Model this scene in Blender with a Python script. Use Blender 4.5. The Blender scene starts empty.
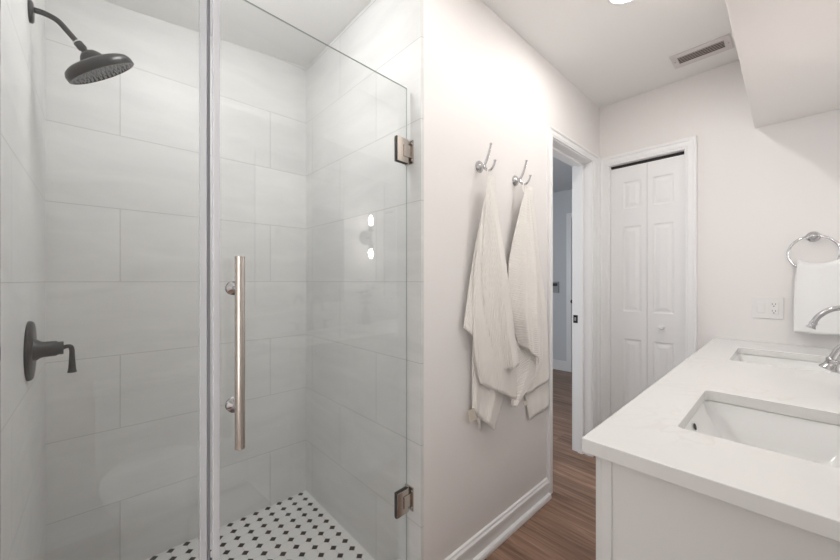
import bpy, bmesh, math, random
from mathutils import Vector, Matrix
random.seed(7)
PI = math.pi
scene = bpy.context.scene
COL = scene.collection

# ---------------------------------------------------------------- camera, world, lights, exposure
cam_data = bpy.data.cameras.new('camera')
cam = bpy.data.objects.new('camera', cam_data); COL.objects.link(cam)
cam.location = (0, 0, 1.21)
cam.rotation_euler = (PI/2, 0, math.radians(47.025))
cam_data.sensor_width = 36.0
cam_data.lens = 345.1/840*36
cam_data.shift_y = 1/840
cam_data.clip_start = 0.02
scene.camera = cam

world = bpy.data.worlds.new('world'); scene.world = world
world.use_nodes = True
world.node_tree.nodes['Background'].inputs[0].default_value = (0.90, 0.95, 1.0, 1)
world.node_tree.nodes['Background'].inputs[1].default_value = 0.5
scene.view_settings.view_transform = 'Standard'
scene.view_settings.look = 'None'
scene.view_settings.gamma = 1.0
scene.view_settings.exposure = 1.33
scene.cycles.use_denoising = True
scene.cycles.max_bounces = 14
scene.cycles.transparent_max_bounces = 16
scene.cycles.sample_clamp_indirect = 6.0

DOWNLIGHT = 52.0
BULB = 40.0
FILL = 5.0
HALL = 8.0

def area_light(name, loc, rot, sx, sy, power, col):
    l = bpy.data.lights.new(name, 'AREA'); l.shape = 'RECTANGLE'; l.size = sx; l.size_y = sy
    l.energy = power; l.color = col
    o = bpy.data.objects.new(name, l); COL.objects.link(o); o.location = loc; o.rotation_euler = rot
    return o
XRW = 0.24
# fill lights added at two unseen windows, behind the camera and in the side room
area_light('added_window_fill', (XRW, -0.87, 1.2), (PI/2, 0, PI/2), 0.8, 1.35, FILL, (1.0, 0.97, 0.94))
area_light('added_side_room_fill', (-3.25, 1.8, 1.4), (PI/2, 0, math.radians(-90)), 1.2, 1.4, HALL, (0.86, 0.93, 1.0))

# ---------------------------------------------------------------- measures of the room
XB, XL, XR = -1.909, -0.936, 0.262       # shower back, towel wall, vanity wall
YS0, YS1, YF = -0.146, 0.879, 2.637      # shower left, shower right, far wall
ZC = 2.455
YR = -1.45                               # wall behind the camera
HALLY = 4.6

# ---------------------------------------------------------------- materials
def mat(name, col, rough=0.5, metal=0.0, spec=0.5, bump=None, coat=0.0, var=None, sheen=0.0):
    """var = (scale, amount): faint tone variation; bump = (scale, strength, distance)"""
    m = bpy.data.materials.new(name); m.use_nodes = True
    nt = m.node_tree; b = nt.nodes['Principled BSDF']
    b.inputs['Base Color'].default_value = (*col, 1)
    b.inputs['Roughness'].default_value = rough
    b.inputs['Metallic'].default_value = metal
    b.inputs['Specular IOR Level'].default_value = spec
    b.inputs['Coat Weight'].default_value = coat
    b.inputs['Sheen Weight'].default_value = sheen
    tc = nt.nodes.new('ShaderNodeTexCoord')
    if var:
        n = nt.nodes.new('ShaderNodeTexNoise'); n.inputs['Scale'].default_value = var[0]; n.inputs['Detail'].default_value = 4
        nt.links.new(tc.outputs['Object'], n.inputs['Vector'])
        r = nt.nodes.new('ShaderNodeMapRange')
        r.inputs['To Min'].default_value = 1-var[1]; r.inputs['To Max'].default_value = 1+var[1]
        nt.links.new(n.outputs['Fac'], r.inputs['Value'])
        mx = nt.nodes.new('ShaderNodeVectorMath'); mx.operation = 'SCALE'
        mx.inputs[0].default_value = col
        nt.links.new(r.outputs[0], mx.inputs['Scale']); nt.links.new(mx.outputs[0], b.inputs['Base Color'])
    if bump:
        n = nt.nodes.new('ShaderNodeTexNoise'); n.inputs['Scale'].default_value = bump[0]; n.inputs['Detail'].default_value = 3
        nt.links.new(tc.outputs['Object'], n.inputs['Vector'])
        bp = nt.nodes.new('ShaderNodeBump'); bp.inputs['Strength'].default_value = bump[1]; bp.inputs['Distance'].default_value = bump[2]
        nt.links.new(n.outputs['Fac'], bp.inputs['Height']); nt.links.new(bp.outputs[0], b.inputs['Normal'])
    return m

M = {}
M['paint'] = mat('wall_paint', (0.83, 0.803, 0.79), 0.55, bump=(220, 0.08, 0.001), var=(2, 0.01))
M['soffit'] = mat('soffit_paint', (0.87, 0.835, 0.815), 0.6, bump=(220, 0.08, 0.001), var=(2, 0.01))
M['ceiling'] = mat('ceiling_paint', (0.86, 0.855, 0.845), 0.8, bump=(160, 0.08, 0.001))
M['trim'] = mat('gloss_white_trim', (0.87, 0.865, 0.865), 0.32, var=(3, 0.008))
M['closet_dark'] = mat('closet_interior', (0.12, 0.12, 0.12), 0.8, var=(4, 0.05))
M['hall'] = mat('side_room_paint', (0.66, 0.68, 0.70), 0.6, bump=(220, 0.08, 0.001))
M['cabinet'] = mat('cabinet_white', (0.76, 0.75, 0.735), 0.38, var=(3, 0.01))
M['porcelain'] = mat('porcelain', (0.87, 0.87, 0.86), 0.08, spec=0.6, coat=0.3, var=(2, 0.005))
M['chrome'] = mat('chrome', (0.58, 0.58, 0.59), 0.09, 1.0, var=(20, 0.02))
M['nickel'] = mat('brushed_nickel', (0.60, 0.55, 0.50), 0.26, 1.0, var=(60, 0.06))
M['nickel_dark'] = mat('dark_nickel', (0.12, 0.10, 0.09), 0.35, 1.0, var=(60, 0.06))
M['black'] = mat('matte_black_metal', (0.007, 0.007, 0.008), 0.36, 0.2, var=(30, 0.1))
M['rubber'] = mat('grey_rubber', (0.35, 0.36, 0.36), 0.5, var=(60, 0.1))
M['plastic'] = mat('white_plastic', (0.82, 0.80, 0.79), 0.3, var=(5, 0.01))
M['strip'] = mat('grey_magnetic_strip', (0.22, 0.22, 0.24), 0.4, var=(30, 0.05))
M['slot'] = mat('dark_slot', (0.03, 0.03, 0.03), 0.6, var=(5, 0.05))
M['grille'] = mat('vent_grille_enamel', (0.70, 0.66, 0.65), 0.4, var=(5, 0.02))
M['blade'] = mat('vent_blade', (0.62, 0.54, 0.51), 0.5, var=(9, 0.05))
M['duct'] = mat('vent_duct', (0.03, 0.025, 0.025), 0.7, var=(9, 0.05))
M['leaf'] = mat('olive_leaf', (0.05, 0.06, 0.035), 0.5, var=(12, 0.2))
M['vase'] = mat('grey_ceramic', (0.16, 0.155, 0.15), 0.35, var=(9, 0.08))
M['towel_label'] = mat('towel_label_tan', (0.66, 0.60, 0.52), 0.8, var=(80, 0.2))
M['grout_trim'] = mat('caulk', (0.62, 0.63, 0.62), 0.6, var=(9, 0.02))

def emit(name, col, s):
    m = bpy.data.materials.new(name); m.use_nodes = True; nt = m.node_tree
    nt.nodes.remove(nt.nodes['Principled BSDF'])
    e = nt.nodes.new('ShaderNodeEmission'); e.inputs[0].default_value = (*col, 1); e.inputs[1].default_value = s
    nt.links.new(e.outputs[0], nt.nodes['Material Output'].inputs[0]); return m
M['lens'] = emit('downlight_lens', (1.0, 0.97, 0.93), DOWNLIGHT)
M['dome'] = emit('fill_dome_diffuser', (1.0, 0.99, 0.98), 11.0)  # glow of the dome added inside the shower
M['bulb'] = emit('warm_bulb', (1.0, 0.95, 0.91), BULB)

def tile_mat(name, axis, u0):
    """large stone-look wall tiles 61 x 30.5 cm in running bond; axis = the world axis the course runs along"""
    m = bpy.data.materials.new(name); m.use_nodes = True; nt = m.node_tree; b = nt.nodes['Principled BSDF']
    N = nt.nodes.new; L = nt.links.new
    tc = N('ShaderNodeTexCoord'); sp = N('ShaderNodeSeparateXYZ'); L(tc.outputs['Object'], sp.inputs[0])
    a1 = N('ShaderNodeMath'); a1.operation = 'ADD'; a1.inputs[1].default_value = -u0+0.305+6.10
    L(sp.outputs[axis], a1.inputs[0])
    a2 = N('ShaderNodeMath'); a2.operation = 'ADD'; a2.inputs[1].default_value = 0.0135
    L(sp.outputs['Z'], a2.inputs[0])
    cb = N('ShaderNodeCombineXYZ'); L(a1.outputs[0], cb.inputs[0]); L(a2.outputs[0], cb.inputs[1])
    br = N('ShaderNodeTexBrick'); br.offset = 0.5; br.offset_frequency = 2
    br.inputs['Scale'].default_value = 1; br.inputs['Brick Width'].default_value = 0.61; br.inputs['Row Height'].default_value = 0.305
    br.inputs['Mortar Size'].default_value = 0.0013; br.inputs['Mortar Smooth'].default_value = 0.3
    br.inputs['Color1'].default_value = (0.69, 0.692, 0.682, 1); br.inputs['Color2'].default_value = (0.72, 0.722, 0.712, 1)
    br.inputs['Mortar'].default_value = (0.47, 0.47, 0.46, 1)
    L(cb.outputs[0], br.inputs['Vector'])
    mp = N('ShaderNodeMapping'); mp.inputs['Scale'].default_value = (1.2, 4.5, 1) ; mp.inputs['Rotation'].default_value = (0, 0, 0.12)
    L(cb.outputs[0], mp.inputs[0])
    n = N('ShaderNodeTexNoise'); n.inputs['Scale'].default_value = 2.2; n.inputs['Detail'].default_value = 7; n.inputs['Roughness'].default_value = 0.62; n.inputs['Distortion'].default_value = 0.6
    L(mp.outputs[0], n.inputs['Vector'])
    r = N('ShaderNodeMapRange'); r.inputs['From Min'].default_value = 0.3; r.inputs['From Max'].default_value = 0.7
    r.inputs['To Min'].default_value = 0.93; r.inputs['To Max'].default_value = 1.05
    L(n.outputs['Fac'], r.inputs['Value'])
    v = N('ShaderNodeVectorMath'); v.operation = 'SCALE'; L(br.outputs['Color'], v.inputs[0]); L(r.outputs[0], v.inputs['Scale'])
    L(v.outputs[0], b.inputs['Base Color'])
    b.inputs['Roughness'].default_value = 0.42; b.inputs['Specular IOR Level'].default_value = 0.35
    bp = N('ShaderNodeBump'); bp.invert = True; bp.inputs['Strength'].default_value = 0.5; bp.inputs['Distance'].default_value = 0.002
    L(br.outputs['Fac'], bp.inputs['Height']); L(bp.outputs[0], b.inputs['Normal'])
    return m
M['tile_y'] = tile_mat('shower_tile_back', 'Y', 0.066)
M['tile_x'] = tile_mat('shower_tile_side', 'X', -1.527+0.305)

def mosaic_mat():
    """octagon and dot mosaic, 6 cm pitch"""
    m = bpy.data.materials.new('octagon_dot_mosaic'); m.use_nodes = True; nt = m.node_tree; b = nt.nodes['Principled BSDF']
    N = nt.nodes.new; L = nt.links.new
    def math_(op, a, bv=None, c=None):
        x = N('ShaderNodeMath'); x.operation = op
        for i, q in enumerate((a, bv, c)):
            if q is None: continue
            if isinstance(q, (int, float)): x.inputs[i].default_value = q
            else: L(q, x.inputs[i])
        return x.outputs[0]
    tc = N('ShaderNodeTexCoord'); sp = N('ShaderNodeSeparateXYZ'); L(tc.outputs['Object'], sp.inputs[0])
    P = 0.0603
    ax = math_('ABSOLUTE', math_('SUBTRACT', math_('FRACT', math_('ADD', math_('DIVIDE', math_('SUBTRACT', sp.outputs['X'], XB+0.074), P), 20.5)), 0.5))
    ay = math_('ABSOLUTE', math_('SUBTRACT', math_('FRACT', math_('ADD', math_('DIVIDE', math_('SUBTRACT', sp.outputs['Y'], YS1-0.039), P), 20.5)), 0.5))
    # dots sit where both are near 0 (centres of the cells), grout joins them along the axes
    s = math_('ADD', ax, ay)
    dot = math_('LESS_THAN', s, 0.265)
    g1 = math_('LESS_THAN', ax, 0.014); g2 = math_('LESS_THAN', ay, 0.014)
    g3 = math_('LESS_THAN', math_('ABSOLUTE', math_('SUBTRACT', s, 0.285)), 0.02)
    g = math_('MAXIMUM', math_('MAXIMUM', g1, g2), g3)
    c1 = N('ShaderNodeMix'); c1.data_type = 'RGBA'; c1.inputs['A'].default_value = (0.80, 0.80, 0.79, 1); c1.inputs['B'].default_value = (0.60, 0.60, 0.59, 1); L(g, c1.inputs['Factor'])
    c2 = N('ShaderNodeMix'); c2.data_type = 'RGBA'; c2.inputs['B'].default_value = (0.01, 0.01, 0.012, 1)
    L(dot, c2.inputs['Factor']); L(c1.outputs['Result'], c2.inputs['A']); L(c2.outputs['Result'], b.inputs['Base Color'])
    b.inputs['Roughness'].default_value = 0.35
    return m
M['mosaic'] = mosaic_mat()

def wood_mat():
    m = bpy.data.materials.new('vinyl_plank'); m.use_nodes = True; nt = m.node_tree; b = nt.nodes['Principled BSDF']
    N = nt.nodes.new; L = nt.links.new
    tc = N('ShaderNodeTexCoord')
    br = N('ShaderNodeTexBrick'); br.offset = 0.37; br.inputs['Scale'].default_value = 1
    br.inputs['Brick Width'].default_value = 1.22; br.inputs['Row Height'].default_value = 0.15
    br.inputs['Mortar Size'].default_value = 0.0008
    br.inputs['Color1'].default_value = (0.0, 0, 0, 1); br.inputs['Color2'].default_value = (1, 1, 1, 1); br.inputs['Mortar'].default_value = (0.2, 0.2, 0.2, 1)
    L(tc.outputs['Object'], br.inputs['Vector'])
    mp = N('ShaderNodeMapping'); mp.inputs['Scale'].default_value = (1.6, 22, 1); L(tc.outputs['Object'], mp.inputs[0])
    ad = N('ShaderNodeVectorMath'); ad.operation = 'MULTIPLY_ADD'; ad.inputs[1].default_value = (5, 3, 4)
    L(br.outputs['Color'], ad.inputs[0]); L(mp.outputs[0], ad.inputs[2])
    n = N('ShaderNodeTexNoise'); n.inputs['Scale'].default_value = 1.6; n.inputs['Detail'].default_value = 8; n.inputs['Roughness'].default_value = 0.65; n.inputs['Distortion'].default_value = 0.7
    L(ad.outputs[0], n.inputs['Vector'])
    cr = N('ShaderNodeValToRGB'); e = cr.color_ramp
    e.elements[0].position = 0.30; e.elements[0].color = (0.150, 0.082, 0.054, 1)
    e.elements[1].position = 0.72; e.elements[1].color = (0.46, 0.300, 0.215, 1)
    x = e.elements.new(0.5); x.color = (0.290, 0.172, 0.118, 1)
    L(n.outputs['Fac'], cr.inputs[0])
    r = N('ShaderNodeMapRange'); r.inputs['To Min'].default_value = 0.82; r.inputs['To Max'].default_value = 1.15; L(br.outputs['Color'], r.inputs['Value'])
    v = N('ShaderNodeVectorMath'); v.operation = 'SCALE'; L(cr.outputs[0], v.inputs[0]); L(r.outputs[0], v.inputs['Scale']); L(v.outputs[0], b.inputs['Base Color'])
    b.inputs['Roughness'].default_value = 0.42
    bp = N('ShaderNodeBump'); bp.inputs['Strength'].default_value = 0.15; bp.inputs['Distance'].default_value = 0.001; L(n.outputs['Fac'], bp.inputs['Height']); L(bp.outputs[0], b.inputs['Normal'])
    return m
M['wood'] = wood_mat()

def quartz_mat():
    m = bpy.data.materials.new('white_quartz'); m.use_nodes = True; nt = m.node_tree; b = nt.nodes['Principled BSDF']
    N = nt.nodes.new; L = nt.links.new
    tc = N('ShaderNodeTexCoord')
    n = N('ShaderNodeTexNoise'); n.inputs['Scale'].default_value = 5; n.inputs['Detail'].default_value = 6; n.inputs['Distortion'].default_value = 1.4
    L(tc.outputs['Object'], n.inputs['Vector'])
    a = N('ShaderNodeMath'); a.operation = 'SUBTRACT'; a.inputs[1].default_value = 0.5; L(n.outputs['Fac'], a.inputs[0])
    ab = N('ShaderNodeMath'); ab.operation = 'ABSOLUTE'; L(a.outputs[0], ab.inputs[0])
    cr = N('ShaderNodeValToRGB'); e = cr.color_ramp
    e.elements[0].position = 0.0; e.elements[0].color = (0.755, 0.74, 0.72, 1)
    e.elements[1].position = 0.035; e.elements[1].color = (0.79, 0.785, 0.77, 1)
    L(ab.outputs[0], cr.inputs[0])
    n2 = N('ShaderNodeTexNoise'); n2.inputs['Scale'].default_value = 3.1; n2.inputs['Detail'].default_value = 2; L(tc.outputs['Object'], n2.inputs['Vector'])
    r2 = N('ShaderNodeMapRange'); r2.inputs['From Min'].default_value = 0.48; r2.inputs['From Max'].default_value = 0.66; L(n2.outputs['Fac'], r2.inputs['Value'])
    mx = N('ShaderNodeMix'); mx.data_type = 'RGBA'; mx.inputs['A'].default_value = (0.79, 0.785, 0.77, 1)
    L(r2.outputs[0], mx.inputs['Factor']); L(cr.outputs[0], mx.inputs['B']); L(mx.outputs['Result'], b.inputs['Base Color'])
    b.inputs['Roughness'].default_value = 0.16
    return m
M['quartz'] = quartz_mat()

def towel_mat(name, rot):
    m = bpy.data.materials.new(name); m.use_nodes = True; nt = m.node_tree; b = nt.nodes['Principled BSDF']
    N = nt.nodes.new; L = nt.links.new
    b.inputs['Base Color'].default_value = (0.95, 0.915, 0.87, 1); b.inputs['Roughness'].default_value = 0.95
    b.inputs['Sheen Weight'].default_value = 0.25; b.inputs['Specular IOR Level'].default_value = 0.1
    uv = N('ShaderNodeUVMap')
    mp = N('ShaderNodeMapping'); mp.inputs['Rotation'].default_value = (0, 0, rot); L(uv.outputs[0], mp.inputs[0])
    w = N('ShaderNodeTexWave'); w.inputs['Scale'].default_value = 36; w.inputs['Distortion'].default_value = 0.6; w.inputs['Detail Scale'].default_value = 3
    L(mp.outputs[0], w.inputs['Vector'])
    bp = N('ShaderNodeBump'); bp.inputs['Strength'].default_value = 0.6; bp.inputs['Distance'].default_value = 0.0042
    L(w.outputs['Fac'], bp.inputs['Height']); L(bp.outputs[0], b.inputs['Normal'])
    return m
M['towel'] = towel_mat('cream_ribbed_cotton', 0.12)
M['towel_diagonal'] = towel_mat('cream_diagonal_rib_cotton', 1.05)
M['hand_towel'] = mat('white_cotton', (0.86, 0.855, 0.85), 0.95, spec=0.1, bump=(260, 0.4, 0.002), sheen=0.2)

def glass_mat():
    m = bpy.data.materials.new('clear_shower_glass'); m.use_nodes = True; nt = m.node_tree
    nt.nodes.remove(nt.nodes['Principled BSDF']); N = nt.nodes.new; L = nt.links.new
    t = N('ShaderNodeBsdfTransparent'); t.inputs[0].default_value = (0.984, 0.988, 0.986, 1)
    g = N('ShaderNodeBsdfGlossy'); g.inputs['Roughness'].default_value = 0.0
    f = N('ShaderNodeLayerWeight'); f.inputs['Blend'].default_value = 0.5
    pw = N('ShaderNodeMath'); pw.operation = 'POWER'; pw.inputs[1].default_value = 4.0; L(f.outputs['Facing'], pw.inputs[0])
    ml = N('ShaderNodeMath'); ml.operation = 'MULTIPLY_ADD'; ml.inputs[1].default_value = 0.92; ml.inputs[2].default_value = 0.052; L(pw.outputs[0], ml.inputs[0])
    mx = N('ShaderNodeMixShader'); L(ml.outputs[0], mx.inputs[0]); L(t.outputs[0], mx.inputs[1]); L(g.outputs[0], mx.inputs[2])
    L(mx.outputs[0], nt.nodes['Material Output'].inputs[0]); return m
M['glass'] = glass_mat()
def seal_mat():
    m = bpy.data.materials.new('clear_vinyl_seal'); m.use_nodes = True; nt = m.node_tree
    b = nt.nodes['Principled BSDF']; N = nt.nodes.new; L = nt.links.new
    b.inputs['Base Color'].default_value = (0.93, 0.93, 0.95, 1); b.inputs['Roughness'].default_value = 0.12
    t = N('ShaderNodeBsdfTransparent'); t.inputs[0].default_value = (0.92, 0.92, 0.94, 1)
    mx = N('ShaderNodeMixShader'); mx.inputs[0].default_value = 0.38
    L(t.outputs[0], mx.inputs[1]); L(b.outputs[0], mx.inputs[2]); L(mx.outputs[0], nt.nodes['Material Output'].inputs[0]); return m
M['seal'] = seal_mat()
M['glass_edge'] = mat('polished_glass_edge', (0.40, 0.44, 0.43), 0.15, var=(6, 0.03))
def mirror_mat():
    return mat('mirror_silver', (0.93, 0.94, 0.94), 0.0, 1.0)
M['mirror'] = mirror_mat()
M['mirror_edge'] = mat('mirror_bevel_edge', (0.35, 0.36, 0.36), 0.2, 0.5, var=(6, 0.03))

# ---------------------------------------------------------------- helpers
def box(bm, x0, x1, y0, y1, z0, z1, mi=0):
    v = [bm.verts.new((x, y, z)) for x in (x0, x1) for y in (y0, y1) for z in (z0, z1)]
    fs = [(0,1,3,2), (4,6,7,5), (0,4,5,1), (2,3,7,6), (0,2,6,4), (1,5,7,3)]
    out = []
    for f in fs:
        q = bm.faces.new([v[i] for i in f]); q.material_index = mi; out.append(q)
    return out
def frame_from(d):
    d = Vector(d).normalized(); a = Vector((0, 0, 1)) if abs(d.z) < 0.9 else Vector((1, 0, 0))
    u = d.cross(a).normalized(); return u, d.cross(u).normalized()
def tube(bm, pts, rad, seg=20, cap=True, mi=0):
    pts = [Vector(p) for p in pts]; n = len(pts)
    rad = rad if isinstance(rad, (list, tuple)) else [rad]*n
    rings = []; u = None
    for i, p in enumerate(pts):
        d = (pts[min(i+1, n-1)]-pts[max(i-1, 0)]).normalized()
        if u is None: u, w = frame_from(d)
        else:
            u = (u-d*u.dot(d)).normalized(); w = d.cross(u).normalized()
        rings.append([bm.verts.new(p+(u*math.cos(a)+w*math.sin(a))*rad[i]) for a in [2*PI*k/seg for k in range(seg)]])
    for a, b in zip(rings, rings[1:]):
        for k in range(seg):
            f = bm.faces.new((a[k], a[(k+1) % seg], b[(k+1) % seg], b[k])); f.smooth = True; f.material_index = mi
    if cap:
        for r in (rings[0], rings[-1]):
            f = bm.faces.new(r); f.material_index = mi
def lathe(bm, origin, axis, prof, seg=40, mi=0):
    """prof = [(along, radius)...]"""
    o = Vector(origin); d = Vector(axis).normalized(); u, w = frame_from(d); rings = []
    for (h, r) in prof:
        if r < 1e-6: rings.append([bm.verts.new(o+d*h)])
        else: rings.append([bm.verts.new(o+d*h+(u*math.cos(2*PI*k/seg)+w*math.sin(2*PI*k/seg))*r) for k in range(seg)])
    for a, b in zip(rings, rings[1:]):
        for k in range(seg):
            k2 = (k+1) % seg
            if len(a) == 1 and len(b) == 1: continue
            if len(a) == 1: f = bm.faces.new((a[0], b[k2], b[k]))
            elif len(b) == 1: f = bm.faces.new((a[k], a[k2], b[0]))
            else: f = bm.faces.new((a[k], a[k2], b[k2], b[k]))
            f.smooth = True; f.material_index = mi
def smooth_path(pts, n=10):
    P = [Vector(p) for p in pts]; P = [P[0]*2-P[1]]+P+[P[-1]*2-P[-2]]; out = []
    for i in range(1, len(P)-2):
        for k in range(n):
            t = k/n; a, b, c, d = P[i-1], P[i], P[i+1], P[i+2]
            out.append(0.5*((2*b)+(-a+c)*t+(2*a-5*b+4*c-d)*t*t+(-a+3*b-3*c+d)*t**3))
    out.append(P[-2]); return out
def obj(name, bm, mats, parent=None, bevel=0, seg=2, sharp=35, loc=None):
    bmesh.ops.recalc_face_normals(bm, faces=bm.faces)
    me = bpy.data.meshes.new(name); bm.to_mesh(me); bm.free()
    for m in (mats if isinstance(mats, (list, tuple)) else [mats]): me.materials.append(m)
    o = bpy.data.objects.new(name, me); COL.objects.link(o)
    if parent: o.parent = parent
    if loc: o.location = loc
    if bevel:
        b = o.modifiers.new('bevel', 'BEVEL'); b.width = bevel; b.segments = seg; b.limit_method = 'ANGLE'; b.angle_limit = math.radians(sharp)
        for p in me.polygons: p.use_smooth = True
        w = o.modifiers.new('wn', 'WEIGHTED_NORMAL'); w.keep_sharp = True
    return o
def boxes(name, bl, m, parent=None, bevel=0, **k):
    bm = bmesh.new()
    for b in bl: box(bm, *b)
    return obj(name, bm, m, parent, bevel, **k)
def struct(o, label=None):
    o['kind'] = 'structure'
    if label: o['label'] = label
    return o
def thing(name, label, cat, loc=(0, 0, 0), rz=0, group=None):
    o = bpy.data.objects.new(name, None); COL.objects.link(o); o.location = loc; o.rotation_euler = (0, 0, rz)
    o.empty_display_size = 0.05
    o['label'] = label; o['category'] = cat
    if group: o['group'] = group
    return o
def tag(o, label, cat, group=None):
    o['label'] = label; o['category'] = cat
    if group: o['group'] = group
    return o
def quad_wall(name, pts, m, thick_dir):
    """slab of real thickness from a polygon"""
    bm = bmesh.new(); d = Vector(thick_dir)
    a = [bm.verts.new(p) for p in pts]; b = [bm.verts.new(Vector(p)+d) for p in pts]
    bm.faces.new(a); bm.faces.new(b[::-1])
    for i in range(len(a)):
        j = (i+1) % len(a); bm.faces.new((a[i], b[i], b[j], a[j]))
    return struct(obj(name, bm, m))

# ================================================================ STRUCTURE
struct(boxes('floor', [(-3.4, XR+0.1, YS1, HALLY+0.1, -0.06, 0), (-0.95, XR+0.1, YR, YS1, -0.06, 0)], M['wood']), 'brown wood-look plank floor running under the vanity')
struct(boxes('floor_shower', [(XB-0.1, -1.07, YS0-0.1, YS1, -0.06, 0.0)], M['mosaic']), 'white octagon and black dot mosaic shower floor')
struct(boxes('trim_shower_curb', [(-1.07, -0.95, YS0, YS1, -0.06, 0.105)], M['quartz'], bevel=0.004), 'white stone curb under the shower glass')
struct(boxes('wall_shower_back', [(XB-0.1, XB, YS0-0.1, YS1+0.1, -0.06, 2.6)], M['tile_y']), 'grey stone-look tiled back wall of the shower')
struct(boxes('wall_shower_left', [(XB, -0.936, YS0-0.1, YS0, -0.06, 2.6)], M['tile_x']), 'grey tiled shower wall that carries the black fittings')
struct(boxes('wall_shower_right', [(XB, XL-0.001, YS1, YS1+0.012, -0.06, 2.6)], M['tile_x']), 'grey tiled shower wall the glass door hinges on')
# towel wall with the doorway
DY0, DY1, DZ = 1.90, 2.485, 2.035
struct(boxes('wall_left', [(XL-0.125, XL, YS1+0.012, DY0, -0.02, ZC), (XL-0.125, XL, DY1, YF+0.1, -0.02, ZC), (XL-0.125, XL, DY0, DY1, DZ, ZC)], M['paint']), 'warm white painted wall with the towel hooks and the open doorway')
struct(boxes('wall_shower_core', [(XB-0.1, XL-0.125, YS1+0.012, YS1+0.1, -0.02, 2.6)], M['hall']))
# far wall with bifold closet opening
CX0, CX1, CZ = -0.873, -0.437, 2.018
struct(boxes('wall_far', [(XL, CX0, YF, YF+0.11, -0.02, ZC), (CX1, XR+0.1, YF, YF+0.11, -0.02, ZC), (CX0, CX1, YF, YF+0.11, CZ, ZC)], M['paint']), 'warm white far wall with closet and towel ring')
struct(boxes('wall_closet', [(XL, -0.3, YF+0.6, YF+0.65, -0.02, 2.3), (XL-0.02, XL+0.0, YF+0.11, YF+0.6, -0.02, 2.3), (-0.3, -0.27, YF+0.11, YF+0.6, -0.02, 2.3), (XL, -0.27, YF+0.11, YF+0.65, 2.3, 2.33)], M['closet_dark']))
struct(boxes('wall_right', [(XR, XR+0.1, YR-0.1, -1.32, -0.02, ZC), (XR, XR+0.1, -0.42, YF+0.1, -0.02, ZC), (XR, XR+0.1, -1.32, -0.42, -0.02, 0.45), (XR, XR+0.1, -1.32, -0.42, 1.95, ZC)], M['paint']), 'warm white wall behind the vanity')
struct(boxes('wall_rear', [(-1.6, XR, YR-0.1, YR, -0.02, ZC)], M['paint']))
struct(boxes('wall_rear_left', [(-1.6, -1.5, YR, YS0-0.1, -0.02, ZC)], M['paint']))
struct(boxes('floor_rear', [(-1.6, -0.95, YR, YS0-0.1, -0.06, 0)], M['wood']))
struct(boxes('ceiling', [(XL-0.125, XR+0.1, YS0-0.1, YF+0.1, ZC, ZC+0.08), (-1.6, XR+0.1, YR-0.1, YS0-0.1, ZC, ZC+0.08)], M['ceiling']), 'flat white ceiling')
quad_wall('ceiling_shower', [(XB, YS0, 2.335), (XL-0.02, YS0, 2.335), (XL-0.02, YS1+0.012, 2.445), (XB, YS1+0.012, 2.445)], M['ceiling'], (0, 0, 0.09))
struct(boxes('trim_shower_header', [(XL-0.03, XL-0.002, YS0, YS1, 2.40, ZC+0.03)], M['ceiling']))
struct(boxes('ceiling_soffit', [(-0.133, XR, YR, YF, 2.047, ZC)], M['soffit'], bevel=0.003), 'boxed-in soffit lowered over the vanity')
# side room beyond the doorway
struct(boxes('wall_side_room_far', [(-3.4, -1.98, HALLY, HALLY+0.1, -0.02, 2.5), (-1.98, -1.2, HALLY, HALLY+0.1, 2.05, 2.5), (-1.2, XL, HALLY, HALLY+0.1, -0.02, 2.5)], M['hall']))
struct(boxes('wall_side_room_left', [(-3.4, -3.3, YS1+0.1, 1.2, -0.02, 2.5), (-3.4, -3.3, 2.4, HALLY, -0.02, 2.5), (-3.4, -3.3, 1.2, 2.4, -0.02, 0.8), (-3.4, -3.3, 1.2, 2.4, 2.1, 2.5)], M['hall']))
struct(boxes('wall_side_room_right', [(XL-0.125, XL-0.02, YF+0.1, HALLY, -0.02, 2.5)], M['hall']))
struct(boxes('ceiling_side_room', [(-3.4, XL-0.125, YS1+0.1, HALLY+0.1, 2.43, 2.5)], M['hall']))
# glazing bars and pane of two unseen windows added for the fill lights
for nm, bl in (('added_window_1', [(XR+0.03, XR+0.07, -1.32, -1.28, 0.45, 1.95), (XR+0.03, XR+0.07, -0.46, -0.42, 0.45, 1.95), (XR+0.03, XR+0.07, -1.32, -0.42, 0.45, 0.49), (XR+0.03, XR+0.07, -1.32, -0.42, 1.91, 1.95), (XR+0.03, XR+0.07, -1.32, -0.42, 1.18, 1.22)]),
               ('added_window_2', [(-3.37, -3.33, 1.2, 1.25, 0.8, 2.1), (-3.37, -3.33, 2.35, 2.4, 0.8, 2.1), (-3.37, -3.33, 1.2, 2.4, 0.8, 0.85), (-3.37, -3.33, 1.2, 2.4, 2.05, 2.1), (-3.37, -3.33, 1.2, 2.4, 1.43, 1.47)])):
    struct(boxes(nm, bl, M['trim']))

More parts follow.
